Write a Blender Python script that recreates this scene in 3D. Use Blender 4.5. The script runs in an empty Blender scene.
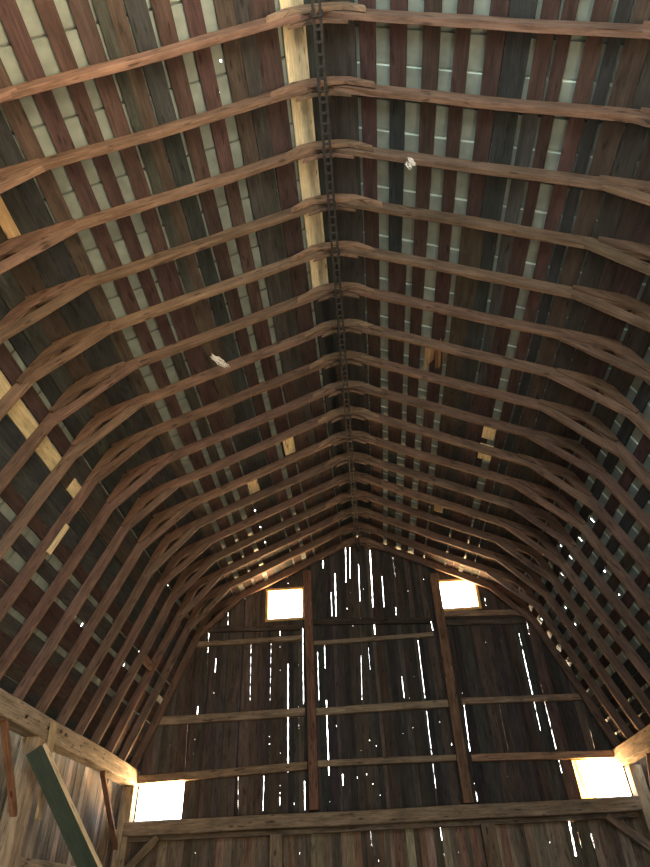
import bpy, math, random
from mathutils import Vector, Matrix
random.seed(7)
rnd = random.uniform
C = bpy.context.scene.collection
ZO = 1.6                      # the camera stands 1.6 m above the loft floor
# ------------------------------------------------------------------ camera
YAW, PITCH, ROLL, FPX = -.0504, .6785, -.0454, 600.04
ca, sa = math.cos(YAW), math.sin(YAW); cb, sb = math.cos(PITCH), math.sin(PITCH); cc, sc_ = math.cos(ROLL), math.sin(ROLL)
F = Vector((sa*cb, ca*cb, sb)); R0 = Vector((ca, -sa, 0)); U0 = R0.cross(F)
RT = cc*R0 + sc_*U0; UP = -sc_*R0 + cc*U0
cam_d = bpy.data.cameras.new('camera'); cam = bpy.data.objects.new('camera', cam_d); C.objects.link(cam)
cam.matrix_world = Matrix(((RT.x, UP.x, -F.x, 0), (RT.y, UP.y, -F.y, 0), (RT.z, UP.z, -F.z, ZO), (0, 0, 0, 1)))
cam_d.sensor_fit = 'HORIZONTAL'; cam_d.sensor_width = 36; cam_d.lens = FPX/650*36; cam_d.clip_start = .05
bpy.context.scene.camera = cam
def ray(x, y): return F*FPX + RT*(x-325) + UP*(433.5-y)
def onY(x, y, Y):             # where the sight line meets the upright plane at depth Y
    r = ray(x, y); t = Y/r.y; return Vector((r.x*t, Y, r.z*t+ZO))
def onX(x, y, X):
    r = ray(x, y); t = X/r.x; return Vector((X, r.y*t, r.z*t+ZO))
# ------------------------------------------------------------------ barn dimensions
S = .61; Y1 = 1.83; NR = 17
APX = Vector((.006, 0, 6.304+ZO)); KL = Vector((-3.046, 0, 4.894+ZO)); KR = Vector((3.02, 0, 4.80+ZO))
FL = Vector((-4.16, 0, 2.153+ZO)); FR = Vector((4.081, 0, 2.057+ZO))
RD = .14                      # rafter depth
YW = 11.72                    # inner face of the gable boards
YB = -.8                     # rear end of the barn
def slope(A, B):
    d = (B-A); L = d.length; d = d/L; n = Vector((-d.z, 0, d.x))
    if n.z < 0: n = -n
    return A, d, n, L
SL = {'LU': slope(APX, KL), 'RU': slope(APX, KR), 'LL': slope(KL, FL), 'RL': slope(KR, FR)}
def roof_z(x, off=RD):        # height of the sheathing's underside above x
    best = 1e9
    for k, (A, d, n, L) in SL.items():
        P = A+n*off
        if k[0] == 'L' and d.x >= 0: continue
        z = P.z + (x-P.x)*d.z/d.x
        best = min(best, z)
    return best
# ------------------------------------------------------------------ mesh builder
class MB:
    def __init__(s): s.v = []; s.f = []; s.c = []; s.g = []
    def vert(s, p, col, g): s.v.append(tuple(p)); s.c.append((col[0], col[1], col[2], 1)); s.g.append(g); return len(s.v)-1
    def beam(s, A, B, side, w, up, h, col, wob=0.0, seg=1, ch=0.0, taper=(1, 1), h0=0.0, wane=0):
        """bar from A to B; section spans side*(+-w/2) and up*(h0..h0+h)"""
        A = Vector(A); B = Vector(B); side = Vector(side).normalized(); up = Vector(up).normalized()
        L = (B-A).length; gid = rnd(0, 100); prev = None; loops = []
        if ch: sec = [(-.5, ch), (-.5+ch/w, 0), (.5-ch/w, 0), (.5, ch), (.5, h-ch), (.5-ch/w, h), (-.5+ch/w, h), (-.5, h-ch)]
        else: sec = [(-.5, 0), (.5, 0), (.5, h), (-.5, h)]
        p1, p2, p3 = rnd(0, 9), rnd(0, 9), rnd(0, 9)
        for i in range(seg+1):
            t = i/seg; P = A.lerp(B, t); wv = wob*math.sin(p1+t*L*1.3)+wob*.5*math.sin(p2+t*L*3.7); wu = wob*.8*math.sin(p3+t*L*1.9)
            k = taper[0]*(1-t)+taper[1]*t; loop = []
            for (a, b) in sec:
                j1 = rnd(-wob, wob)*.35; j2 = rnd(-wob, wob)*.35
                if wane and b <= ch+1e-9 and rnd(0, 1) < .25: j2 += rnd(0, wane)
                q = P + side*(a*w*k+wv+j1) + up*(h0+b*k+wu+j2)
                loop.append(s.vert(q, col, (t*L+gid*3.1, a*w+b+gid, gid)))
            loops.append(loop)
        n = len(sec)
        for l0, l1 in zip(loops, loops[1:]):
            for i in range(n): s.f.append((l0[i], l0[(i+1) % n], l1[(i+1) % n], l1[i]))
        s.f.append(tuple(reversed(loops[0]))); s.f.append(tuple(loops[-1]))
    def prism(s, pts, n, th, col, gdir=None):
        """flat outline pts extruded along n by th"""
        n = Vector(n).normalized()*th; gid = rnd(0, 100); pts = [Vector(p) for p in pts]
        gd = (Vector(gdir) if gdir else (pts[1]-pts[0])).normalized(); cr = gd.cross(n).normalized()
        a = [s.vert(p, col, (p.dot(gd)+gid, p.dot(cr)+gid, gid)) for p in pts]
        b = [s.vert(p+n, col, (p.dot(gd)+gid, p.dot(cr)+gid+th, gid)) for p in pts]
        s.f.append(tuple(a)); s.f.append(tuple(reversed(b))); m = len(pts)
        for i in range(m): s.f.append((a[i], b[i], b[(i+1) % m], a[(i+1) % m]))
    def tube(s, path, r, col, n=8):
        loops = []; gid = rnd(0, 99)
        for i, p in enumerate(path):
            p = Vector(p); d = (Vector(path[min(i+1, len(path)-1)])-Vector(path[max(i-1, 0)])).normalized()
            a = d.orthogonal().normalized(); b = d.cross(a); rr = r[i] if isinstance(r, (list, tuple)) else r
            loops.append([s.vert(p+(a*math.cos(2*math.pi*k/n)+b*math.sin(2*math.pi*k/n))*rr, col, (i*.1+gid, k*.01, gid)) for k in range(n)])
        for l0, l1 in zip(loops, loops[1:]):
            for i in range(n): s.f.append((l0[i], l0[(i+1) % n], l1[(i+1) % n], l1[i]))
        s.f.append(tuple(reversed(loops[0]))); s.f.append(tuple(loops[-1]))
    def build(s, name, mat, parent=None, origin=None):
        o0 = Vector(origin) if origin is not None else (Vector(parent.location) if parent else Vector((0, 0, 0)))
        me = bpy.data.meshes.new(name); me.from_pydata([tuple(Vector(v)-o0) for v in s.v], [], s.f)
        ca_ = me.attributes.new('wood_tone', 'FLOAT_COLOR', 'POINT'); ca_.data.foreach_set('color', [x for c in s.c for x in c])
        ga = me.attributes.new('grain', 'FLOAT_VECTOR', 'POINT'); ga.data.foreach_set('vector', [x for g in s.g for x in g])
        me.materials.append(mat); me.update()
        o = bpy.data.objects.new(name, me); C.objects.link(o)
        if parent: o.parent = parent
        else: o.location = o0
        import bmesh
        bm = bmesh.new(); bm.from_mesh(me); bmesh.ops.recalc_face_normals(bm, faces=bm.faces); bm.to_mesh(me); bm.free()
        return o
def tag(o, label=None, cat=None, group=None, kind=None):
    if label: o['label'] = label
    if cat: o['category'] = cat
    if group: o['group'] = group
    if kind: o['kind'] = kind
    return o
def empty(name, loc, label, cat, group=None):
    o = bpy.data.objects.new(name, None); C.objects.link(o); o.location = loc; o.empty_display_size = .2
    return tag(o, label, cat, group)
# ------------------------------------------------------------------ materials
def wood(name, gain=1.0, rough=.8, bump=.35, contrast=1.0, knots=.5):
    m = bpy.data.materials.new(name); m.use_nodes = True; nt = m.node_tree; N = nt.nodes; Lk = nt.links.new
    b = N['Principled BSDF']; b.inputs['Roughness'].default_value = rough; b.inputs['Specular IOR Level'].default_value = .25
    at = N.new('ShaderNodeAttribute'); at.attribute_name = 'wood_tone'; ag = N.new('ShaderNodeAttribute'); ag.attribute_name = 'grain'
    def nz(sx, sy, det, rg=.6):
        mp = N.new('ShaderNodeMapping'); mp.inputs['Scale'].default_value = (sx, sy, 7.3); Lk(ag.outputs['Vector'], mp.inputs['Vector'])
        n = N.new('ShaderNodeTexNoise'); n.inputs['Scale'].default_value = 1; n.inputs['Detail'].default_value = det; n.inputs['Roughness'].default_value = rg
        Lk(mp.outputs[0], n.inputs['Vector']); return n
    g = nz(2.2, 70, 5, .7); st = nz(2.3, 11, 6, .7); kn = nz(4.5, 22, 1)
    def mr(src, a, b_, lo, hi):
        r = N.new('ShaderNodeMapRange'); r.inputs[1].default_value = a; r.inputs[2].default_value = b_; r.inputs[3].default_value = lo; r.inputs[4].default_value = hi
        Lk(src, r.inputs[0]); return r.outputs[0]
    def mul(a, b_):
        q = N.new('ShaderNodeMath'); q.operation = 'MULTIPLY'; Lk(a, q.inputs[0]); Lk(b_, q.inputs[1]); return q.outputs[0]
    f = mul(mr(g.outputs[0], .3, .7, 1-.3*contrast, 1+.3*contrast), mr(st.outputs[0], .3, .7, 1-.4*contrast, 1+.45*contrast))
    f = mul(f, mr(kn.outputs[0], .66, .74, 1, 1-knots))
    mpk = N.new('ShaderNodeMapping'); mpk.inputs['Scale'].default_value = (2.6, 9, 7.3); Lk(ag.outputs['Vector'], mpk.inputs['Vector'])
    vo = N.new('ShaderNodeTexVoronoi'); vo.inputs['Scale'].default_value = 1; Lk(mpk.outputs[0], vo.inputs['Vector'])
    f = mul(f, mr(vo.outputs['Distance'], .07, .16, 1-knots, 1))
    q = N.new('ShaderNodeMath'); q.operation = 'MULTIPLY'; q.inputs[1].default_value = gain; Lk(f, q.inputs[0])
    vm = N.new('ShaderNodeVectorMath'); vm.operation = 'SCALE'; Lk(at.outputs['Color'], vm.inputs[0]); Lk(q.outputs[0], vm.inputs['Scale'])
    Lk(vm.outputs[0], b.inputs['Base Color'])
    bp = N.new('ShaderNodeBump'); bp.inputs['Strength'].default_value = bump; bp.inputs['Distance'].default_value = .01
    Lk(g.outputs[0], bp.inputs['Height']); Lk(bp.outputs[0], b.inputs['Normal'])
    return m
M_raf = wood('rough sawn rafter wood', 1, .8, .4, 1.1, .6)
M_deck = wood('old roof board wood', 1, .85, .3, 1.1)
M_gab = wood('weathered gable board wood', 1, .75, .4, 1.2)
M_beam = wood('hewn beam wood', 1, .8, .8, 1.3, .65)
M_pale = wood('pale spruce wood', 1, .8, .3, .8, .6)
def metal(name, col, rough, met=.6, tone=False):
    m = bpy.data.materials.new(name); m.use_nodes = True; nt = m.node_tree; N = nt.nodes; b = N['Principled BSDF']
    b.inputs['Metallic'].default_value = met; b.inputs['Roughness'].default_value = rough
    tc = N.new('ShaderNodeTexCoord'); n = N.new('ShaderNodeTexNoise'); n.inputs['Scale'].default_value = 5; n.inputs['Detail'].default_value = 5
    nt.links.new(tc.outputs['Object'], n.inputs['Vector']); r = N.new('ShaderNodeValToRGB')
    r.color_ramp.elements[0].position = .3; r.color_ramp.elements[1].position = .7
    r.color_ramp.elements[0].color = (*[c*.7 for c in col], 1); r.color_ramp.elements[1].color = (*[min(1, c*1.2) for c in col], 1)
    nt.links.new(n.outputs[0], r.inputs[0])
    if tone:
        at = N.new('ShaderNodeAttribute'); at.attribute_name = 'wood_tone'; sc = N.new('ShaderNodeVectorMath'); sc.operation = 'SCALE'; sc.inputs['Scale'].default_value = 3.33
        mu = N.new('ShaderNodeVectorMath'); mu.operation = 'MULTIPLY'; nt.links.new(at.outputs['Color'], sc.inputs[0]); nt.links.new(sc.outputs[0], mu.inputs[0]); nt.links.new(r.outputs[0], mu.inputs[1])
        mn = N.new('ShaderNodeVectorMath'); mn.operation = 'MINIMUM'; mn.inputs[1].default_value = (.9, .9, .9); nt.links.new(mu.outputs[0], mn.inputs[0]); nt.links.new(mn.outputs[0], b.inputs['Base Color'])
    else: nt.links.new(r.outputs[0], b.inputs['Base Color'])
    return m
M_tin = metal('dull green grey roofing sheet', (.19, .24, .225), .6, .0, True)
M_iron = metal('dark rusty iron', (.022, .024, .025), .8, .0)
M_cob = bpy.data.materials.new('white dusty fluff'); M_cob.use_nodes = True; M_cob.node_tree.nodes['Principled BSDF'].inputs['Base Color'].default_value = (.75, .75, .72, 1)
# tones (linear)
RED = (.052, .035, .033); BRN = (.054, .044, .037); GRY = (.040, .042, .041); BLU = (.030, .036, .038); TAN = (.20, .135, .085); PAL = (.62, .53, .33)
def vary(c, k=.2):
    s = rnd(1-k, 1+k); return tuple(max(.005, x*s*rnd(1-k*.3, 1+k*.3)) for x in c)
# ------------------------------------------------------------------ ceiling: sheathing boards and roofing sheets
ceil_root = MB()
def lay_slope(key, bands, tones, y0, y1, thick=.022):
    A, d, n, L = SL[key]; P = A+n*(RD+.003)
    for (a, b), tn in zip(bands, tones):
        y = y0; first = True
        while y < y1-.01:
            ln = S*random.choice([3, 4, 5, 6, 7]); ye = min(BY(1)+S*round((y+ln-BY(1))/S), y1)
            if y1-ye < S: ye = y1
            col = vary(tn if rnd(0, 1) < .8 else random.choice([RED, GRY, BLU, BRN]), .2)
            j = rnd(-.008, .008); a2, b2 = a+j, b+j
            if b-a < .2 and rnd(0, 1) < .75 and y > 3.4 and key != 'RL': a2 -= rnd(0, .05); b2 += rnd(0, .06)
            mid = P + d*((a2+b2)/2); 
            ceil_root.beam(mid+Vector((0, y+.003, 0)), mid+Vector((0, ye-.003, 0)), d, b2-a2, n, thick, col, .0025, max(2, int((ye-y)/.6)))
            y = ye
def expand(lst):              # [(start, end, tone)...]
    return [(a, b) for a, b, t in lst], [t for a, b, t in lst]
RU_B = [(0.0, .30, GRY), (.334, .491, RED), (.645, .801, RED), (.948, 1.10, RED), (1.242, 1.374, RED), (1.515, 1.67, BRN), (1.675, 1.88, BLU), (1.924, 2.06, RED),
        (2.08, 2.19, RED), (2.317, 2.451, RED), (2.478, 2.58, BLU), (2.606, 2.79, BRN), (2.80, 2.98, GRY), (2.985, 3.17, BRN), (3.175, 3.36, RED)]
LU_B = [(.005, .06, BLU), (.06, .288, BLU), (.335, .556, RED), (.56, .716, GRY), (.72, .886, RED), (.988, 1.139, RED), (1.262, 1.418, RED), (1.454, 1.625, BLU), (1.63, 1.755, BRN),
        (1.76, 1.86, BLU), (1.891, 2.043, RED), (2.146, 2.283, RED), (2.40, 2.553, RED), (2.68, 2.83, BRN), (2.845, 3.0, BLU), (3.005, 3.18, GRY), (3.19, 3.37, BRN)]
RL_B = [(.03, .25, BRN)] + [(.385+.29*i, .54+.29*i, random.choice([RED, BLU, BRN])) for i in range(6)] + [(2.13, 2.33, BLU), (2.35, 2.52, BRN), (2.56, 2.75, GRY), (2.78, 3.05, BRN)]
LL_B = [(.02, .17, BRN), (.18, .35, BLU), (.44, .62, RED), (.635, .84, BRN), (.85, 1.07, BLU), (1.08, 1.27, BLU), (1.29, 1.45, RED), (1.57, 1.74, GRY), (1.90, 2.06, RED),
        (2.07, 2.2, RED), (2.29, 2.44, GRY), (2.46, 2.62, RED), (2.64, 2.8, BRN), (2.82, 3.05, BLU)]
# pale replacement boards take the place of the old ones over part of the length
BY = lambda k: Y1+(k-1)*S     # centre of rafter k along the barn
RU_B[0] = (-.068, .30, GRY); LU_B[0] = (-.066, .06, BLU)
RL_B[0] = (-.054, .25, BRN); LL_B[0] = (-.054, .17, BRN)
RU_B[-1] = (3.175, 3.34+.056, RED); LU_B[-1] = (3.19, 3.369+.056, BRN)
for key, B in (('RU', RU_B), ('LU', LU_B), ('RL', RL_B), ('LL', LL_B)):
    bd, tn = expand(B)
    if key == 'LU':
        lay_slope(key, [bd[1]], [tn[1]], BY(6)+.02, YW); lay_slope(key, [bd[1]], [tn[1]], YB, YB+.39); lay_slope(key, [bd[0]]+bd[2:], [tn[0]]+tn[2:], YB, YW)
    elif key == 'LL':
        lay_slope(key, [bd[3]], [tn[3]], BY(7)+.05, YW); lay_slope(key, bd[:3]+bd[4:], tn[:3]+tn[4:], YB, YW); lay_slope(key, [bd[3]], [tn[3]], YB, BY(4)-.01)
    else: lay_slope(key, bd, tn, YB, YW)
deck = ceil_root.build('ceiling', M_deck, origin=(0, 0, APX.z)); tag(deck, kind='structure')
tin = MB()
def lay_tin(key, leaks):
    A, d, n, L = SL[key]; P = A+n*(RD+.03); g = (.3, .3, .3)
    PH = 1.962 if key[0] == 'R' else 1.56
    y = PH-.305*11; i = 0; u0, u1 = (-.1, L+.08) if key[1] == 'U' else (-.08, L+.07)
    while y < YW+.1:
        w = .305
        # one sheet with a lapped edge standing 14 mm below its neighbour, then a narrow rib
        a, b = y, y+w-.022
        q = [P+d*u0+Vector((0, a, 0))-n*.004, P+d*u1+Vector((0, a, 0))-n*.004, P+d*u1+Vector((0, b, 0))+n*.006, P+d*u0+Vector((0, b, 0))+n*.006]
        cuts = sorted([l for l in leaks if a < l[1] <= b+.02 or a < l[1] < a+w], key=lambda l: l[0]); s = u0
        if not cuts: tin.prism(q, n, .003, g)
        else:
            def strip(ua, ub, ya, yb): tin.prism([P+d*ua+Vector((0, ya, 0)), P+d*ub+Vector((0, ya, 0)), P+d*ub+Vector((0, yb, 0))+n*.006, P+d*ua+Vector((0, yb, 0))+n*.006], n, .003, g)
            for (lu, ly, du, dy) in cuts:
                if lu-du/2 <= s: continue
                strip(s, lu-du/2, a, b)
                if ly-dy/2 > a: strip(lu-du/2, lu+du/2, a, ly-dy/2)
                if ly+dy/2 < b: strip(lu-du/2, lu+du/2, ly+dy/2, b)
                s = lu+du/2
            strip(s, u1, a, b)
        # rib: raised trough bridging the seam
        rib = [Vector((0, b-.004, 0))+n*.006, Vector((0, b, 0))+n*.03, Vector((0, b+.021, 0))+n*.03, Vector((0, b+.024, 0))-n*.004]
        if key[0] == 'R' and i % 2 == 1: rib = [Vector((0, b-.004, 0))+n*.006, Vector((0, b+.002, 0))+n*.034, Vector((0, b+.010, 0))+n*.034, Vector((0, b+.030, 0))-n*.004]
        for r0, r1 in zip(rib, rib[1:]): tin.prism([P+d*u0+r0, P+d*u1+r0, P+d*u1+r1, P+d*u0+r1], n, .002, (.9, .9, .9) if (key[0] == 'R' and i % 2 and r1 is rib[3]) else g)  # slanted right-slope ribs get a near-white wall as a painted seam highlight
        y += w; i += 1
def uv(key, x, y):
    A, d, n, L = SL[key]; P = A+n*(RD+.03)-Vector((0, 0, ZO)); r = ray(x, y); t = P.dot(n)/r.dot(n); q = r*t-P; return q.dot(d), (r*t).y
LK = {k: [] for k in SL}
for key, x, y, du, dy in [('RL', 592.5, 520, .07, .035), ('RL', 604.5, 533, .07, .035), ('RL', 580.5, 539, .07, .035), ('RL', 594, 554.5, .07, .035), ('RL', 570.5, 556.5, .08, .05), ('RL', 617, 510, .05, .02),
                          ('LU', 221, 61, .015, .02), ('LU', 219, 93, .015, .02), ('LU', 258, 293, .03, .015), ('LU', 254, 511, .09, .03), ('LU', 256, 519, .09, .03), ('LU', 259, 528, .09, .03), ('LU', 264, 543, .1, .03),
                          ('RU', 448, 440, .015, .015), ('RL', 562, 574, .08, .03), ('RL', 555, 590, .08, .04), ('RL', 604, 571, .05, .03), ('LL', 158, 598, .05, .03), ('LL', 166, 617, .05, .03), ('LL', 153, 585, .05, .03), ('LL', 147, 598, .05, .02), ('LL', 60, 630, .05, .015), ('LL', 82, 625, .05, .015)]:
    u, yy = uv(key, x, y); LK[key].append((u, yy, du, dy))
for i in range(14): LK['RL'].append((.32+.29*random.randint(0, 6), rnd(7, 11.5), rnd(.02, .07), rnd(.01, .02)))
for i in range(10): LK['LL'].append((random.choice([.4, 1.5, 1.82, 2.25]), rnd(7, 11.5), rnd(.02, .07), rnd(.01, .02)))
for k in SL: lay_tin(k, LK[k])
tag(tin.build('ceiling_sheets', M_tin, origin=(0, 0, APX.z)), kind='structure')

# ------------------------------------------------------------------ pale replacement boards on the roof
def roof_board(key, ua, ub, ya, yb, label, col=PAL, lower=0.0, knots=0):
    A, d, n, L = SL[key]; P = A+n*(RD+.003-lower) + d*((ua+ub)/2); mb = MB()
    mb.beam(P+Vector((0, ya, 0)), P+Vector((0, yb, 0)), d, ub-ua, n, .02, vary(col, .06), .002, 6)
    c = P+Vector((0, (ya+yb)/2, 0))
    o = mb.build('replacement_board', M_pale, origin=c)
    return tag(o, label, 'board', 'pale replacement boards nailed to the roof')
roof_board('LU', .06, .288, YB+.4, BY(6)+.01, 'long pale yellow board beside the ridge, running across the nearest rafters', (.68, .61, .40))
roof_board('LL', .635, .84, BY(4), BY(7)+.04, 'long pale yellow board on the steep left roof slope behind lower rafters', (.50, .43, .26))
def patch(key, x0, y0, x1, y1, label, col=PAL):
    u0, a = uv(key, x0, y0); u1, b = uv(key, x1, y1)
    u0, u1 = sorted((u0, u1)); a, b = sorted((a, b)); roof_board(key, u0, u1, a, b, label, col, lower=.024)
qs = [uv('LL', *q) for q in ((69.4, 478), (82, 490), (75, 502.5), (65, 491.7))]
roof_board('LL', min(q[0] for q in qs)+.01, max(q[0] for q in qs)-.01, min(q[1] for q in qs)+.04, max(q[1] for q in qs)-.0, 'squarish pale plank end with knot holes on steep left slope', PAL, .024)
u, yy = uv('LU', 288, 444); roof_board('LU', u-.09, u+.09, yy-.2, yy+.2, 'small pale square patch left of ridge, the one nearer the ridge', PAL, .024)
u, yy = uv('LU', 252, 483); roof_board('LU', u-.09, u+.09, yy-.22, yy+.22, 'small pale square patch left of ridge, the one farther down the slope', PAL, .024)
u, yy = uv('RU', 489.5, 431); roof_board('RU', u-.09, u+.09, yy-.13, yy+.13, 'pale patch right of ridge, nearer of the two in line', PAL, .024)
u, yy = uv('RU', 486, 450); roof_board('RU', u-.1, u+.1, yy-.18, yy+.18, 'pale patch right of ridge, farther of the two in line', PAL, .024)
u, yy = uv('RU', 439.5, 504); roof_board('RU', u-.08, u+.08, yy-.2, yy+.2, 'dull tan patch right of ridge, lowest and closest to the gable wall', (.33, .28, .18), .024)
u, yy = uv('LU', 6, 220); roof_board('LU', u-.06, u+.06, yy-.3, yy+.15, 'tan board end at the left bend of the roof, near the left picture edge', (.45, .33, .18), .024)
for a in (0,):                # splintered board hanging from the right slope
    u, yy = uv('RU', 436, 354); A, d, n, L = SL['RU']; P = A+n*(RD-.018)+d*u; mb = MB()
    for i in range(6):
        du = -.12+i*.045; l0 = rnd(.14, .36); l1 = rnd(.12, .34); c_ = vary(random.choice([(.42, .30, .19), (.20, .12, .07)]), .25)
        pA = P+d*du+Vector((0, yy-l0, 0))-n*rnd(.0, .03); pB = P+d*(du+rnd(-.02, .02))+Vector((0, yy+l1, 0))-n*rnd(0, .02); w_ = rnd(.035, .055); e_ = (pB-pA).normalized()
        mb.prism([pA-d*w_*.1, pA+e_*.05+d*w_*.45, pB-e_*.09+d*w_*.5, pB-e_*.04+d*w_*.1, pB+d*w_*.05, pB-e_*.06-d*w_*.3, pA+e_*.1-d*w_*.5, pA+e_*.02-d*w_*.3], n, .012, c_, e_)
    tag(mb.build('splintered_board', M_pale, origin=P+Vector((0, yy, 0))), 'splintered brown board piece hanging off the right roof slope between rafters', 'board')

# ------------------------------------------------------------------ rafter frames
ordn = ['first', 'second', 'third', 'fourth', 'fifth', 'sixth', 'seventh', 'eighth', 'ninth', 'tenth', 'eleventh', 'twelfth', 'thirteenth', 'fourteenth', 'fifteenth', 'sixteenth', 'seventeenth']
RAF = (.135, .090, .066)
Yv = Vector((0, 1, 0))
def unit_in(key): return SL[key][2]
for k in range(1, NR+1):
    y = BY(k); col = vary(RAF, .15); W = .058
    if k == NR: lab = 'gambrel rafter frame standing right against the gable wall, last of the row'
    elif k == 1: lab = 'gambrel rafter frame nearest the viewer, crossing the very top of the picture'
    elif k <= 9: lab = f'brown gambrel rafter frame, {ordn[k-1]} counted from the nearest one at the top'
    else: lab = f'brown gambrel rafter frame, {ordn[NR-k]} counted back from the far gable wall'
    root = empty('rafter_frame', (0, y, FL.z), lab, 'rafter', 'gambrel rafter frames spanning the barn')
    Y = Vector((0, y, 0)); jz = lambda s=.012: Vector((0, rnd(-s, s), 0))
    for (key, ext0, ext1) in (('LU', .0, .06), ('RU', .0, .06), ('LL', .0, .0), ('RL', .0, .0)):
        A, d, n, L = SL[key]; mb = MB()
        mb.beam(A+Y-d*ext0+jz(), A+d*(L+ext1)+Y+jz(), Yv, W, n, RD-.002, vary(col, .1), .006, 14, .005, wane=.012)
        mb.build('upper_rafter' if key[1] == 'U' else 'lower_rafter', M_raf, root)
    # ridge gusset on the near face
    mb = MB(); lo = rnd(.42, .56); hi = rnd(.42, .56); q = lambda x, z, yy: Vector((APX.x+x, y+yy, APX.z+z))
    pts = [(-lo, -.47*lo+.012), (-.22, -.06), (.22, -.06), (hi, -.47*hi+.012), (hi-.01, -.47*hi+.075), (.28, .01), (.12, .06), (-.12, .06), (-.28, .01), (-lo+.01, -.47*lo+.075)]
    mb.prism([q(a, b, -W/2-.001) for a, b in pts], (0, -1, 0), .036, vary((.20, .135, .092), .2), (1, 0, 0)); mb.build('ridge_gusset', M_raf, root)
    mb = MB(); mb.prism([q(a, b, W/2+.001) for a, b in [(-.27, -.155), (-.08, -.075), (.08, -.075), (.27, -.155), (.24, -.1), (0, .02), (-.24, -.1)]], (0, 1, 0), .025, vary((.15, .1, .07), .2), (1, 0, 0)); mb.build('ridge_tie', M_raf, root)
    for sgn, ku, kl, K in ((-1, 'LU', 'LL', KL), (1, 'RU', 'RL', KR)):
        Au, du, nu, Lu = SL[ku]; Al, dl, nl, Ll = SL[kl]
        a_, b_ = rnd(.5, .68), rnd(.5, .68)
        PU = K-du*a_; PD = K+dl*b_; cd = (PD-PU).normalized(); cn = Vector((-cd.z, 0, cd.x)); cn = cn if cn.dot(nu) > 0 else -cn
        mb = MB(); mb.beam(PU-cd*.05+Y, PD+cd*.05+Y, Yv, W-.004, cn, .10, vary(col, .12), .004, 6, .005, h0=.005); mb.build('knee_tie', M_raf, root)
        bis = (nu+nl).normalized(); mb = MB(); ya = Vector((0, y-W/2-.001, 0))
        ou = K-du*rnd(.5, .7); ol = K+dl*rnd(.4, .6)
        pts = [ou+nu*.075, K-du*.34+nu*.02, K-du*.1-bis*.012, K+dl*.1-bis*.012, K+dl*.3+nl*.02, ol+nl*.075, ol+nl*.125, K+dl*.2+nl*.128, K+dl*.08+nl*.122, K-du*.08+nu*.122, K-du*.2+nu*.128, ou+nu*.125]
        mb.prism([p+ya for p in pts], (0, -1, 0), .024, vary((.135, .086, .06), .15), cd); mb.build('knee_gusset', M_raf, root)
    if k == 8:
        A, d, n, L = SL['LL']; mb = MB(); u0 = .95
        mb.beam(A+d*1.17+Y, A+d*1.56+Y, Yv, W+.02, n, .02, PAL, .003, 5, h0=-.022); s_ = mb.build('splice_board', M_pale, root); s_['label'] = 'pale splice board on the left lower rafter'

# ------------------------------------------------------------------ iron hay track below the ridge
tr = empty('hay_track', (APX.x, 4, APX.z-.2), 'dark iron hay trolley track running under the whole ridge', 'track')
for dx in (-.032, .032):
    mb = MB(); mb.beam((APX.x+dx, YB+.2, APX.z-.212), (APX.x+dx, YW-.05, APX.z-.212), (1, 0, 0), .026, (0, 0, 1), .045, (.1, .1, .1), .002, 24); mb.build('rail', M_iron, tr)
for k in range(1, NR+1):
    y = BY(k)-.048; mb = MB(); zt = APX.z-.063
    mb.tube([(APX.x-.02, y, zt), (APX.x-.045, y, zt-.02), (APX.x-.05, y, APX.z-.19), (APX.x-.03, y, APX.z-.222), (APX.x+.03, y, APX.z-.222), (APX.x+.05, y, APX.z-.19), (APX.x+.045, y, zt-.02), (APX.x+.02, y, zt)], .009, (.1, .1, .1), 6)
    mb.build('hanger', M_iron, tr)
    for j in range(5):
        yy = y+.1*(j+1); mb = MB(); mb.beam((APX.x-.036, yy, APX.z-.222), (APX.x+.036, yy, APX.z-.222), (0, 1, 0), .022, (0, 0, 1), .01, (.1, .1, .1)); mb.build('crosstie', M_iron, tr)
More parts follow.
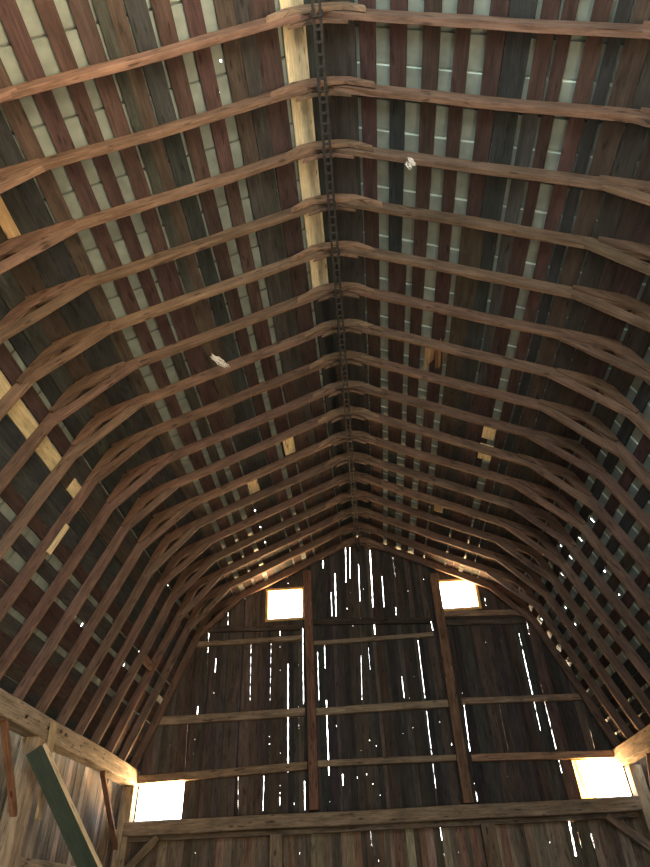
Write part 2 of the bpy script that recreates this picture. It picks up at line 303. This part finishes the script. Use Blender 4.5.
# ------------------------------------------------------------------ board walls
def board_wall(mb, s0, s1, mapf, bot, top, slits=(), holes=(), tone=None, pitch=(.09, .2), notch=1.0, th=.022, nrm=(0, 1, 0), off_=.006):
    """upright boards between s0 and s1; slits = (s_top, z_top, s_bottom, z_bottom, width); holes = (sa, sb, za, zb)"""
    edges = [s0, s1] + [h[i] for h in holes for i in (0, 1)]
    sl = {}
    for (sa, za, sb_, zb, w) in slits:
        sm = (sa+sb_)/2; near = [e for e in edges if abs(e-sm) < .035]
        e = near[0] if near else sm
        if not near: edges.append(e)
        sl.setdefault(e, []).append((sa, za, sb_, zb, w, bool(near)))
    edges.sort(); full = [edges[0]]
    for e in edges[1:]:
        while e-full[-1] > pitch[1]*1.25: full.append(full[-1]+rnd(*pitch))
        if e-full[-1] < .03 and e not in sl and not any(e in (h[0], h[1]) for h in holes) and e != s1: continue
        full.append(e)
    info = {}
    for e in full:
        gaps = []; dx = []
        for (sa, za, sb_, zb, w, fixed) in sl.get(e, []): gaps.append((zb, za, w)); dx.append((sa-sb_, za-zb))
        for _ in range(int(rnd(0, 7.5*notch))):
            z = rnd(bot, top(e)-.1); h_ = random.choice([.008, .012, .016, .03]); gaps.append((z, z+h_, rnd(.006, .014)))
        if rnd(0, 1) < .25*notch: z = rnd(bot+.3, top(e)-.4); gaps.append((z, z+rnd(.1, .5), rnd(.002, .005)))
        slant = max(-.05, min(.05, dx[0][0]/max(.15, dx[0][1]))) if dx else 0
        zm = (gaps[0][0]+gaps[0][1])/2 if dx else 0
        info[e] = (gaps, slant if e not in (s0, s1) and not any(e in (h[0], h[1]) for h in holes) else 0, zm)
    def gap(e, z):
        return max([0]+[w*(.15+.55*abs(math.sin(z*17+e*50))) for a, b, w in info[e][0] if a-1e-6 <= z <= b+1e-6])
    def pos(e, z, sgn):
        g, sln, zm = info[e]; base = e + max(-.03, min(.03, (z-zm)*sln)); gp = gap(e, z)
        return base + sgn*(gp/2 if gp else -.002)
    for e0, e1 in zip(full, full[1:]):
        mid = (e0+e1)/2; spans = [(bot, None)]
        for (ha, hb, za, zb) in holes:
            if ha-1e-4 < mid < hb+1e-4:
                z_lo = spans[-1][0]; spans[-1] = (z_lo, za); spans.append((zb, None))
        for (za, zb) in spans:
            zt0, zt1 = (top(e0), top(e1)) if zb is None else (zb, zb); ze = min(zt0, zt1)
            if ze-za < .02: continue
            col = tone(mid, (za+ze)/2); gid = rnd(0, 200)
            zs = {za, ze}
            for e in (e0, e1):
                for a, b, w in info[e][0]:
                    for q in (a-.004, a, b, b+.004, (a+b)/2):
                        if za < q < ze: zs.add(q)
                    q = a+.07
                    while q < b:
                        if za < q < ze: zs.add(q)
                        q += .07
            for e in (e0, e1):
                g_, sln, zm = info[e]
                if abs(sln) > 1e-6:
                    for q in (zm-.03/sln, zm+.03/sln, zm):
                        if za < q < ze: zs.add(q)
            zs = sorted(zs); N3 = Vector(nrm)*th; off = Vector(nrm)*rnd(0, off_); rows = []
            for z in zs:
                l, r = pos(e0, z, 1), pos(e1, z, -1)
                if z == zs[-1] and zb is None: zl, zr = zt0, zt1
                else: zl = zr = z
                pl, pr = mapf(l, zl)+off, mapf(r, zr)+off
                rows.append([mb.vert(pl, col, (z+gid, l+gid, gid)), mb.vert(pr, col, (z+gid, r+gid, gid)), mb.vert(pr+N3, col, (z+gid, r+gid, gid)), mb.vert(pl+N3, col, (z+gid, l+gid, gid))])
            for r0, r1 in zip(rows, rows[1:]):
                for i in range(4): mb.f.append((r0[i], r0[(i+1) % 4], r1[(i+1) % 4], r1[i]))
            mb.f.append(tuple(rows[0])); mb.f.append(tuple(reversed(rows[-1])))
P = lambda x, y: onY(x, y, YW)
def gslit(x0, y0, x1, y1, w): a, b = P(x0, y0), P(x1, y1); return (a.x, a.z, b.x, b.z, w)
SLITS = [gslit(*q) for q in [
 (311, 582, 311, 613, .012), (323, 560, 323, 568, .035), (331, 592, 332, 616, .012), (335, 573, 336, 616, .028), (345.5, 547, 346, 582, .018), (350, 546, 350, 578, .02), (358.5, 564, 360, 601, .012),
 (370, 550, 373, 607, .03), (382, 576, 384, 607, .014), (396, 607, 396, 615, .01), (228, 604, 228, 625, .012), (208.5, 633, 208, 652, .022), (280, 628, 280, 636, .016), (251, 643, 250, 700, .010), (271, 643, 270, 700, .009),
 (301.5, 628, 301.5, 704, .016), (325, 645, 327, 668, .014), (377, 624, 377, 634, .022), (431, 621, 433, 630, .018), (440, 645, 447, 689, .03), (418, 640, 425, 698, .012), (485, 598, 486, 606, .014), (526, 616, 529, 634, .014),
 (519, 633, 523, 651, .010), (216, 658, 215, 672, .024), (288, 664, 288, 772, .034), (317.5, 652, 319, 700, .012), (198, 706, 197, 716, .03), (188, 718, 185, 768, .008), (328, 700, 331, 775, .026), (238, 776, 238, 811, .010),
 (262, 776, 262, 811, .014), (280, 792, 280, 805, .014), (304, 781, 304, 810, .022), (344.6, 774, 345, 785, .024), (427, 711, 433, 754, .011), (453, 723, 457, 754, .018), (458, 761, 464, 801, .02), (464, 705, 470, 751, .02),
 (434, 763, 436, 788, .008), (404, 676, 404, 698, .012), (478, 791, 479, 801, .016), (523, 651, 532, 694, .022), (533.6, 702, 541, 732, .014), (536, 667, 543, 693, .014), (545, 702, 556.6, 750, .018), (590, 729, 594.5, 748, .012),
 (558.6, 760, 563, 773, .018), (569, 820, 576, 856, .045), (580, 832, 583, 848, .012), (592, 833, 596, 848, .014), (440, 826, 442, 840, .014), (205, 640, 205, 700, .006), (361, 655, 362, 700, .006), (500, 705, 505, 750, .006)]]
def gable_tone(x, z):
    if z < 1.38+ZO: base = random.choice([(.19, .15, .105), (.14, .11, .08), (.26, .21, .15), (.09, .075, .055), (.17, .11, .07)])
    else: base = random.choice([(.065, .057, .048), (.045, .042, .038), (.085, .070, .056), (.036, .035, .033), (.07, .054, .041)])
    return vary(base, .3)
W1 = [P(268.5, 591), P(302.5, 618.5)]; W2 = [P(440, 583), P(478, 606)]
O1 = [P(137, 784), P(182, 819)]; O2 = [P(573, 760), P(630, 796)]
HOLES = [(W1[0].x, W1[1].x, P(286, 618.5).z, P(286, 590.5).z), (P(440, 600).x, P(477.5, 600).x, P(460, 608).z, P(458, 581.5).z),
         (-4.11, P(183, 800).x, P(158, 820).z, P(160, 782.5).z), (P(577, 780).x, 4.16, P(608, 797).z, P(597, 759).z)]
LOWB = P(380, 830).z
mb = MB()
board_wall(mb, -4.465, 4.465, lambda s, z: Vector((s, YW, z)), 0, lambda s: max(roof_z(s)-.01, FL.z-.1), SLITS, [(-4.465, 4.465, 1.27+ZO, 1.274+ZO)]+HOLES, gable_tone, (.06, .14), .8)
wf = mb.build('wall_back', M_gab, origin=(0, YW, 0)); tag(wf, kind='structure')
# side walls
SIDE_FILL = (-.4, 2.7, .1, 2.3)     # unseen side opening, added to light the left slope and wall
def side_tone(s, z): return vary(random.choice([(.22, .18, .13), (.13, .11, .08), (.28, .23, .16), (.08, .07, .055), (.17, .13, .09)]), .25)
mb = MB(); board_wall(mb, YB, YW+.01, lambda s, z: Vector((-4.44, s, z)), 0, lambda s: FL.z-.06, [(8.2, 3.4, 8.2, 2.6, .01)], [], side_tone, (.09, .2), .35, nrm=(-1, 0, 0), off_=.022)
tag(mb.build('wall_left', M_gab, origin=(-4.44, 4, 0)), kind='structure')
mb = MB(); board_wall(mb, YB, YW+.01, lambda s, z: Vector((4.44, s, z)), 0, lambda s: FR.z-.06, [], [SIDE_FILL], lambda s, z: tuple(c*.4 for c in side_tone(s, z)), (.13, .22), .35, nrm=(1, 0, 0))  # board colours darkened to paint in the shade of the unlit right side
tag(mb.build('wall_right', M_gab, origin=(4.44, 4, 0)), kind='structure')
# rear gable behind the viewer, door assumed open, loft opening added to brighten the roof
DOOR = (-.8, .8, .1, 1.9); LOFT_FILL = (-1.3, 1.3, 4.6, 6.9)
mb = MB(); board_wall(mb, -4.42, 4.42, lambda s, z: Vector((s, YB, z)), 0, lambda s: max(.3, roof_z(s)-.01), [], [DOOR, LOFT_FILL], side_tone, (.13, .22), .2, nrm=(0, -1, 0))
tag(mb.build('wall_front', M_gab, origin=(0, YB, 0)), kind='structure')
# loft floor
mb = MB(); x = -4.45
while x < 4.45:
    w = rnd(.14, .24); mb.beam((x+w/2, YB, -.04), (x+w/2, YW+.02, -.04), (1, 0, 0), w-.004, (0, 0, 1), .04, vary((.26, .20, .13), .2), .001, 8); x += w
tag(mb.build('floor', M_deck, origin=(0, 4, 0)), kind='structure')

# ------------------------------------------------------------------ gable framing
GIRT = (.23, .175, .12)
def bar(name, label, cat, group, A, B, side, w, up, h, col, mat=M_beam, wob=.004, seg=10, ch=.006, h0=0, wane=.006, parts=None):
    mb = MB(); mb.beam(A, B, side, w, up, h, vary(col, .08), wob, seg, ch, h0=h0, wane=wane)
    o = mb.build(name, mat, origin=(Vector(A)+Vector(B))/2); return tag(o, label, cat, group)
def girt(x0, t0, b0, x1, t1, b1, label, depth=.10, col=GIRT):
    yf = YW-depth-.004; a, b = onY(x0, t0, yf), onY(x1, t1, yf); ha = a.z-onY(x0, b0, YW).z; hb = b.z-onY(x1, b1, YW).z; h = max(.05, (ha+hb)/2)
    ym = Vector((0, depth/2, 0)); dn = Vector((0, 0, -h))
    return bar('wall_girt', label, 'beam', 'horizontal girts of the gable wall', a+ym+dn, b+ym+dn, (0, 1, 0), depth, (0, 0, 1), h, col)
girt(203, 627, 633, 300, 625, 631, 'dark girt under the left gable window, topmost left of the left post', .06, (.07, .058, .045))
girt(190, 642, 648.5, 301, 635, 641.5, 'thin girt left of the left post, second row from the top')
girt(313, 641, 646, 433, 632, 638, 'thin light-edged girt between the two tall posts, topmost clear row', .08, (.24, .19, .13))
girt(313, 619, 626, 430, 617, 624, 'black girt between the posts above the thin light girt', .06, (.05, .042, .035))
girt(443, 611, 618.5, 526, 609, 616.5, 'short girt directly under the right gable window')
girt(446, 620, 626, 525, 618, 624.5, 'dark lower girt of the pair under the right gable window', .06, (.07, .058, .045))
girt(155, 717, 727, 305, 707.5, 716.5, 'middle height girt between left roof slope and left post')
girt(315, 708, 716.5, 450, 699, 708, 'middle height girt between the two tall posts', .1, (.27, .21, .145))
girt(461, 697.5, 704.5, 592, 693, 701, 'middle height girt between right post and right roof slope')
girt(134, 776, 785, 307, 761.5, 771, 'lower girt above the bright left opening', .11, (.26, .18, .115))
girt(317, 760.5, 768, 459, 754, 761.5, 'lower girt between the two tall posts')
girt(471, 754, 761.5, 621, 749.5, 759, 'lower girt above the bright right opening', .11, (.26, .17, .11))
# tall posts
YPF = YW-.17
def post(x0, y0, x1, y1, wpx, label, ytop, col, d=.16):
    a, b = onY(x0, y0, YPF), onY(x1, y1, YPF); s = (a.x-b.x)/(a.z-b.z); zt = roof_z(b.x, 0)-.14; a2 = Vector((b.x+s*(zt-b.z), YPF+d/2, zt)); 
    return bar('tall_post', label, 'post', 'tall posts of the gable wall', Vector((b.x, YPF+d/2, b.z-.05)), a2, (1, 0, 0), wpx, (0, -1, 0), d, col, h0=-d/2, seg=16)
post(308, 600, 314, 806, .16, 'tall reddish brown post left of the gable centre, standing on the cross beam', 0, (.15, .082, .055))
post(434.5, 580, 468.5, 799, .17, 'tall brown post right of the gable centre, standing on the cross beam', 0, (.17, .10, .062))
# heavy cross beam with ledger
yb = YW-.30; a, b = onY(125, 822, yb), onY(637, 796, yb); hb = a.z-onY(126, 836, yb).z
cx = empty('cross_beam', ((a.x+b.x)/2, yb+.14, a.z-hb), 'heavy hewn tie beam across the whole gable wall below the girts', 'beam')
mb = MB(); mb.beam(a+Vector((-.02, .14, -hb)), b+Vector((.02, .14, -hb)), (0, 1, 0), .28, (0, 0, 1), hb, (.24, .185, .125), .006, 30, .012, wane=.012); mb.build('beam_timber', M_beam, cx)
mb = MB(); mb.beam(a+Vector((0, .2, -hb-.075)), b+Vector((-.05, .2, -hb-.075)), (0, 1, 0), .12, (0, 0, 1), .07, (.14, .11, .078), .004, 20); mb.build('ledger', M_beam, cx)
ZB = a.z-hb-.08
def stud(x, y, w, label, col=(.2, .155, .1)):
    p = onY(x, y, YW-.2); return bar('short_post', label, 'post', 'short posts under the tie beam', Vector((p.x, YW-.2, 0)), Vector((p.x, YW-.2, a.z-hb-.001 if False else ZB+.003)), (1, 0, 0), w, (0, -1, 0), .14, col, h0=-.07)
stud(276.5, 845, .2, 'short square post under the tie beam, left of centre', (.19, .145, .098)); stud(491, 845, .22, 'short square post under the tie beam, right of centre', (.16, .12, .08))
# corner posts
CPY = YW-.13
def cpost(x, label, zt): return bar('corner_post', label, 'post', 'corner posts of the gable wall', Vector((x, CPY, 0)), Vector((x, CPY, zt)), (1, 0, 0), .2, (0, -1, 0), .2, (.28, .205, .13), h0=-.1)
cpost(-4.215, 'left corner post beside the bright left opening', 1.89+ZO-.02); cpost(4.275, 'right corner post beside the bright right opening', 1.80+ZO-.02)
# diagonal braces under the tie beam
def brace(A, B, side, w, up, h, label, col=(.19, .14, .09)):
    return bar('diagonal_brace', label, 'brace', 'diagonal braces', A, B, side, w, up, h, col, wob=.003)
yq = YW-.2
A = onY(161, 839, yq); B = Vector((-4.05, yq, A.z-(A.x+4.05)*.95)); brace(A+Vector((0, 0, -.02)), B, (0, 1, 0), .09, (-.7, 0, .7), .12, 'diagonal brace from left corner post up to the tie beam')
A = onY(604, 817, yq); B = Vector((4.11, yq, A.z-(4.11-A.x)*.9)); brace(A+Vector((0, 0, -.02)), B, (0, 1, 0), .09, (.7, 0, .7), .12, 'diagonal brace from right corner post up to the tie beam', (.15, .11, .075))

# ------------------------------------------------------------------ window frames and panel
def frame(h, label, t=.055, col=(.62, .42, .18)):
    x0, x1, z0, z1 = h; cxm = Vector(((x0+x1)/2, YW, (z0+z1)/2)); root = empty('window_frame', cxm, label, 'window frame', 'wooden frames of the small gable windows')
    dp = .14; ym = YW-.03+dp/2
    for n_, A_, B_, sd, hh in (('top_rail', (x0-.05, ym, z1), (x1+.05, ym, z1), (0, 1, 0), .05), ('bottom_rail', (x0-.05, ym, z0-.05), (x1+.05, ym, z0-.05), (0, 1, 0), .05)):
        mb = MB(); mb.beam(A_, B_, sd, dp, (0, 0, 1), hh, vary(col, .05), .001, 4, .003); mb.build(n_, M_pale, root)
    for xx in (x0-.05, x1):
        mb = MB(); mb.beam((xx+.025, ym, z0), (xx+.025, ym, z1), (1, 0, 0), .05, (0, -1, 0), dp, vary(col, .05), .001, 4, .003, h0=-dp/2); mb.build('side_jamb', M_pale, root)
    return root
frame(HOLES[0], 'square yellowish wooden frame of the left gable window'); frame(HOLES[1], 'square yellowish wooden frame of the right gable window')
M_tr = bpy.data.materials.new('translucent yellow stand-in'); M_tr.use_nodes = True; nt = M_tr.node_tree; nt.nodes.clear()
o_ = nt.nodes.new('ShaderNodeOutputMaterial'); t_ = nt.nodes.new('ShaderNodeBsdfTranslucent'); tc = nt.nodes.new('ShaderNodeTexCoord'); mp = nt.nodes.new('ShaderNodeMapping'); mp.inputs['Scale'].default_value = (14, 1, .6)
nz = nt.nodes.new('ShaderNodeTexNoise'); nz.inputs['Scale'].default_value = 1.5; rp = nt.nodes.new('ShaderNodeValToRGB'); rp.color_ramp.elements[0].color = (.5, .36, .12, 1); rp.color_ramp.elements[1].color = (.95, .85, .55, 1); rp.color_ramp.elements[0].position = .35; rp.color_ramp.elements[1].position = .6
nt.links.new(tc.outputs['Object'], mp.inputs[0]); nt.links.new(mp.outputs[0], nz.inputs[0]); nt.links.new(nz.outputs[0], rp.inputs[0]); nt.links.new(rp.outputs[0], t_.inputs[0]); nt.links.new(t_.outputs[0], o_.inputs[0])
h = HOLES[3]; mb = MB(); n_ = 12; w_ = .28  # translucent panel added to stand in for a sunlit yellow strip
for i in range(n_):
    x0 = h[0]-.02+w_*i/n_; x1 = h[0]-.02+w_*(i+1)/n_; dz = .008*math.sin(i*1.8)
    mb.prism([(x0, YW+.035+dz, h[2]-.03), (x1, YW+.035+.008*math.sin((i+1)*1.8), h[2]-.03), (x1, YW+.035+.008*math.sin((i+1)*1.8), h[3]+.03), (x0, YW+.035+dz, h[3]+.03)], (0, 1, 0), .003, (1, 1, 1))
tag(mb.build('sunlit_strip_panel', M_tr, origin=(h[0]+.1, YW+.03, h[2])), 'added translucent yellow panel standing in for a sunlit strip, left edge of right opening', 'panel')
# ------------------------------------------------------------------ wall plates and side framing
PLC = (.28, .24, .18)
def plate(x, zt, label, col):
    root = empty('wall_plate', (x, 4, zt-.25), label, 'beam', 'wall plates carrying the rafters')
    mb = MB(); mb.beam((x, YB+.05, zt-.25), (x, YW-.01, zt-.25), (1, 0, 0), .24, (0, 0, 1), .25, col, .008, 60, .014, wane=.02); mb.build('plate_timber', M_beam, root)
    return root
pl = plate(-4.23, FL.z-.012, 'weathered grey hewn wall plate along the left side under the rafter feet', PLC)
s = 1 if pl.location.x < 0 else -1
for i in range(9):            # empty pegs and mortise pockets on the old timber: dark plugs
    yy = [6.2, 6.6, 7.4, 8.0, 8.35, 8.5, 9.1, 5.6, 9.6][i]; zz = FL.z-.012-rnd(.06, .18); mb = MB()
    mb.prism([(-4.112, yy, zz), (-4.112, yy+rnd(.05, .12), zz+.01), (-4.112, yy+.07, zz+.05), (-4.112, yy+.01, zz+.045)], (1, 0, 0), .006, (.012, .01, .008)); q = mb.build('mortise_pocket', M_beam, pl); q['label'] = 'dark empty mortise'
plate(4.16, FR.z-.012, 'brown wall plate along the right side, its end lit beside the right opening', (.26, .19, .12))
XI = -4.2
# main post on the left wall
pp = onX(24, 800, -4.15); bar('side_post', 'thick weathered post under the left wall plate', 'post', None, Vector((-4.235, pp.y+.08, 0)), Vector((-4.235, pp.y+.08, FL.z-.27)), (0, 1, 0), .26, (1, 0, 0), .2, (.33, .27, .18), h0=-.1, seg=12)
A = onX(7, 724, -4.14); B = onX(17, 819, -4.14); brace(A+Vector((-.06, 0, .03)), B+Vector((-.06, .04, 0)), (1, 0, 0), .08, Vector((0, -.4, .9)), .12, 'reddish brown knee brace from left post to wall plate, at the left picture edge', (.20, .105, .06))
A = onX(102, 778, -4.24); B = onX(114, 848, -4.24); brace(A+Vector((0, 0, .03)), B+Vector((0, .06, -.02)), (1, 0, 0), .08, Vector((0, -.4, .9)), .11, 'reddish brown knee brace from left corner post to wall plate', (.17, .09, .055))
A = onX(53, 723, -4.07); B = onX(37, 820, -4.07); bar('scab_board', 'pale narrow board nailed upright over the left wall plate and post', 'board', None, B, A, (0, 1, 0), .15, (1, 0, 0), .03, (.46, .36, .22), M_pale, .002)
# dark green plank leaning in front
A = onX(34, 750, -3.98); B0 = onX(88, 868, -3.45); dv = (B0-A).normalized(); B = A+dv*((A.z-.0)/abs(dv.z)-.02)
gp = empty('leaning_plank', B, 'dark green painted plank with a bare pale edge leaning against the left post', 'plank')
vw = (A-Vector((0, 0, ZO))).normalized(); sd = dv.cross(vw).normalized()
if sd.x < 0: sd = -sd
nn = dv.cross(sd).normalized(); nn = nn if nn.dot(vw) < 0 else -nn
M_green = wood('flaking dark green paint', 1, .6, .2, .7, .0)
mb = MB(); mb.beam(A-sd*.0, B-sd*.0, sd, .19, nn, .012, (.030, .050, .038), .002, 12); mb.build('painted_face', M_green, gp)
mb = MB(); mb.beam(A+sd*.012-nn*.034, B+sd*.012-nn*.034, sd, .19, nn, .033, (.42, .32, .19), .002, 12); mb.build('bare_edge', M_pale, gp)
mb = MB(); mb.beam(A+sd*.116-nn*.03, B+sd*.116-nn*.03, sd, .042, nn, .05, (.60, .50, .33), .002, 12); mb.build('edge_strip', M_pale, gp)
# wall rail
A = onX(26, 858, -4.33); B = onX(80, 869, -4.33); dv = B-A
bar('side_girt', 'pale horizontal rail low on the left side wall', 'beam', None, Vector((-4.36, A.y-1.4, A.z)), Vector((-4.36, YW-.3, A.z)), (1, 0, 0), .1, (0, 0, 1), .1, (.36, .29, .19), h0=-.1)
# right side
A = onX(648, 757, 4.2); B = onX(654, 815, 4.2); brace(A+Vector((.03, 0, .03)), B+Vector((.03, 0, 0)), (1, 0, 0), .08, Vector((0, -.4, .9)), .12, 'knee brace from right corner post up to the right wall plate, at the picture edge', (.17, .10, .06))
# block wedged between rafters
u, yy = uv('LL', 164, 684); A_, d_, n_, L_ = SL['LL']; Pq = A_+d_*u+n_*.02
bar('wood_block', 'short brown block of wood wedged between rafters near the left gable corner', 'block', None, Pq+Vector((0, BY(14)+.03, 0)), Pq+Vector((0, BY(15)-.03, 0)), d_, .14, n_, .05, (.11, .07, .05))
# wisps of fluff caught on the rafters
def wisp(x, y, key, label, L0=.12):
    A_, d_, n_, L_ = SL[key]; P0 = A_-Vector((0, 0, ZO)); r = ray(x, y); t = (P0-n_*.03).dot(n_)/r.dot(n_); c = r*t+Vector((0, 0, ZO)); mb = MB()
    for i in range(14):
        a = c+Vector((rnd(-.03, .03), rnd(-.03, .03), rnd(-.02, .02))); pts = [a+Vector((L0*j/5*rnd(.6, 1)+rnd(-.01, .01), L0*j/5*.6+rnd(-.01, .01), -.012*j+rnd(-.01, .01))) for j in range(6)]
        mb.tube(pts, [.004, .006, .006, .005, .004, .002], (.8, .8, .8), 5)
    tag(mb.build('cobweb_tuft', M_cob, origin=c), label, 'cobweb')
wisp(409, 160, 'RU', 'small white tuft of fluff hanging at the third rafter right of the ridge', .05)
wisp(212, 356, 'LU', 'long white wisp of cobweb hanging below the rafters left of the ridge', .2)

# ------------------------------------------------------------------ daylight
w = bpy.data.worlds.new('daylight'); bpy.context.scene.world = w; w.use_nodes = True; nt = w.node_tree; N = nt.nodes
bg = N['Background']; tc = N.new('ShaderNodeTexCoord'); sp = N.new('ShaderNodeSeparateXYZ'); nt.links.new(tc.outputs['Generated'], sp.inputs[0])
def mapr(src, a, b):
    m_ = N.new('ShaderNodeMapRange'); m_.inputs[1].default_value = a; m_.inputs[2].default_value = b; nt.links.new(src, m_.inputs[0]); return m_.outputs[0]
def mixc(f, a, b):
    x = N.new('ShaderNodeMix'); x.data_type = 'RGBA'; nt.links.new(f, x.inputs['Factor'])
    for i_, v in ((6, a), (7, b)):
        if isinstance(v, tuple): x.inputs[i_].default_value = v
        else: nt.links.new(v, x.inputs[i_])
    return x.outputs[2]
far = mapr(sp.outputs['Y'], -.1, .3)
ground = mixc(far, mixc(mapr(sp.outputs['X'], .1, .4), (.95, 1.02, .95, 1), (2.0, 1.5, .95, 1)), (9.5, 5.8, 2.8, 1))     # shaded grass behind, sunlit straw-coloured yard beyond the gable
sky = mixc(far, (.8, .97, 1.1, 1), (1.3, 1.35, 1.4, 1))
nt.links.new(mixc(mapr(sp.outputs['Z'], -.06, .06), ground, sky), bg.inputs[0]); bg.inputs[1].default_value = 8.0
def portal(name, loc, sx, sy, rot):
    l = bpy.data.lights.new(name, 'AREA'); l.shape = 'RECTANGLE'; l.size = sx; l.size_y = sy; l.cycles.is_portal = True
    o = bpy.data.objects.new(name, l); C.objects.link(o); o.location = loc; o.rotation_euler = rot
for i, h in enumerate(HOLES): portal('window_daylight', ((h[0]+h[1])/2, YW+.1, (h[2]+h[3])/2), h[1]-h[0]+.02, h[3]-h[2]+.02, (-math.pi/2, 0, 0))
portal('door_daylight', (0, YB-.06, (DOOR[2]+DOOR[3])/2), DOOR[1]-DOOR[0], DOOR[3]-DOOR[2], (math.pi/2, 0, 0))
portal('loft_fill_portal', (0, YB-.06, (LOFT_FILL[2]+LOFT_FILL[3])/2), LOFT_FILL[1]-LOFT_FILL[0], LOFT_FILL[3]-LOFT_FILL[2], (math.pi/2, 0, 0))  # portal of the added loft opening
portal('side_fill_portal', (4.5, (SIDE_FILL[0]+SIDE_FILL[1])/2, (SIDE_FILL[2]+SIDE_FILL[3])/2), SIDE_FILL[3]-SIDE_FILL[2], SIDE_FILL[1]-SIDE_FILL[0], (0, math.pi/2, 0))  # portal of the added side opening
S_ = bpy.context.scene
S_.cycles.use_denoising = True; S_.cycles.max_bounces = 8; S_.cycles.diffuse_bounces = 5; S_.cycles.sample_clamp_indirect = 6
vs = S_.view_settings; vs.view_transform = 'Standard'; vs.look = 'None'; vs.gamma = 1; vs.exposure = .28; vs.use_curve_mapping = False
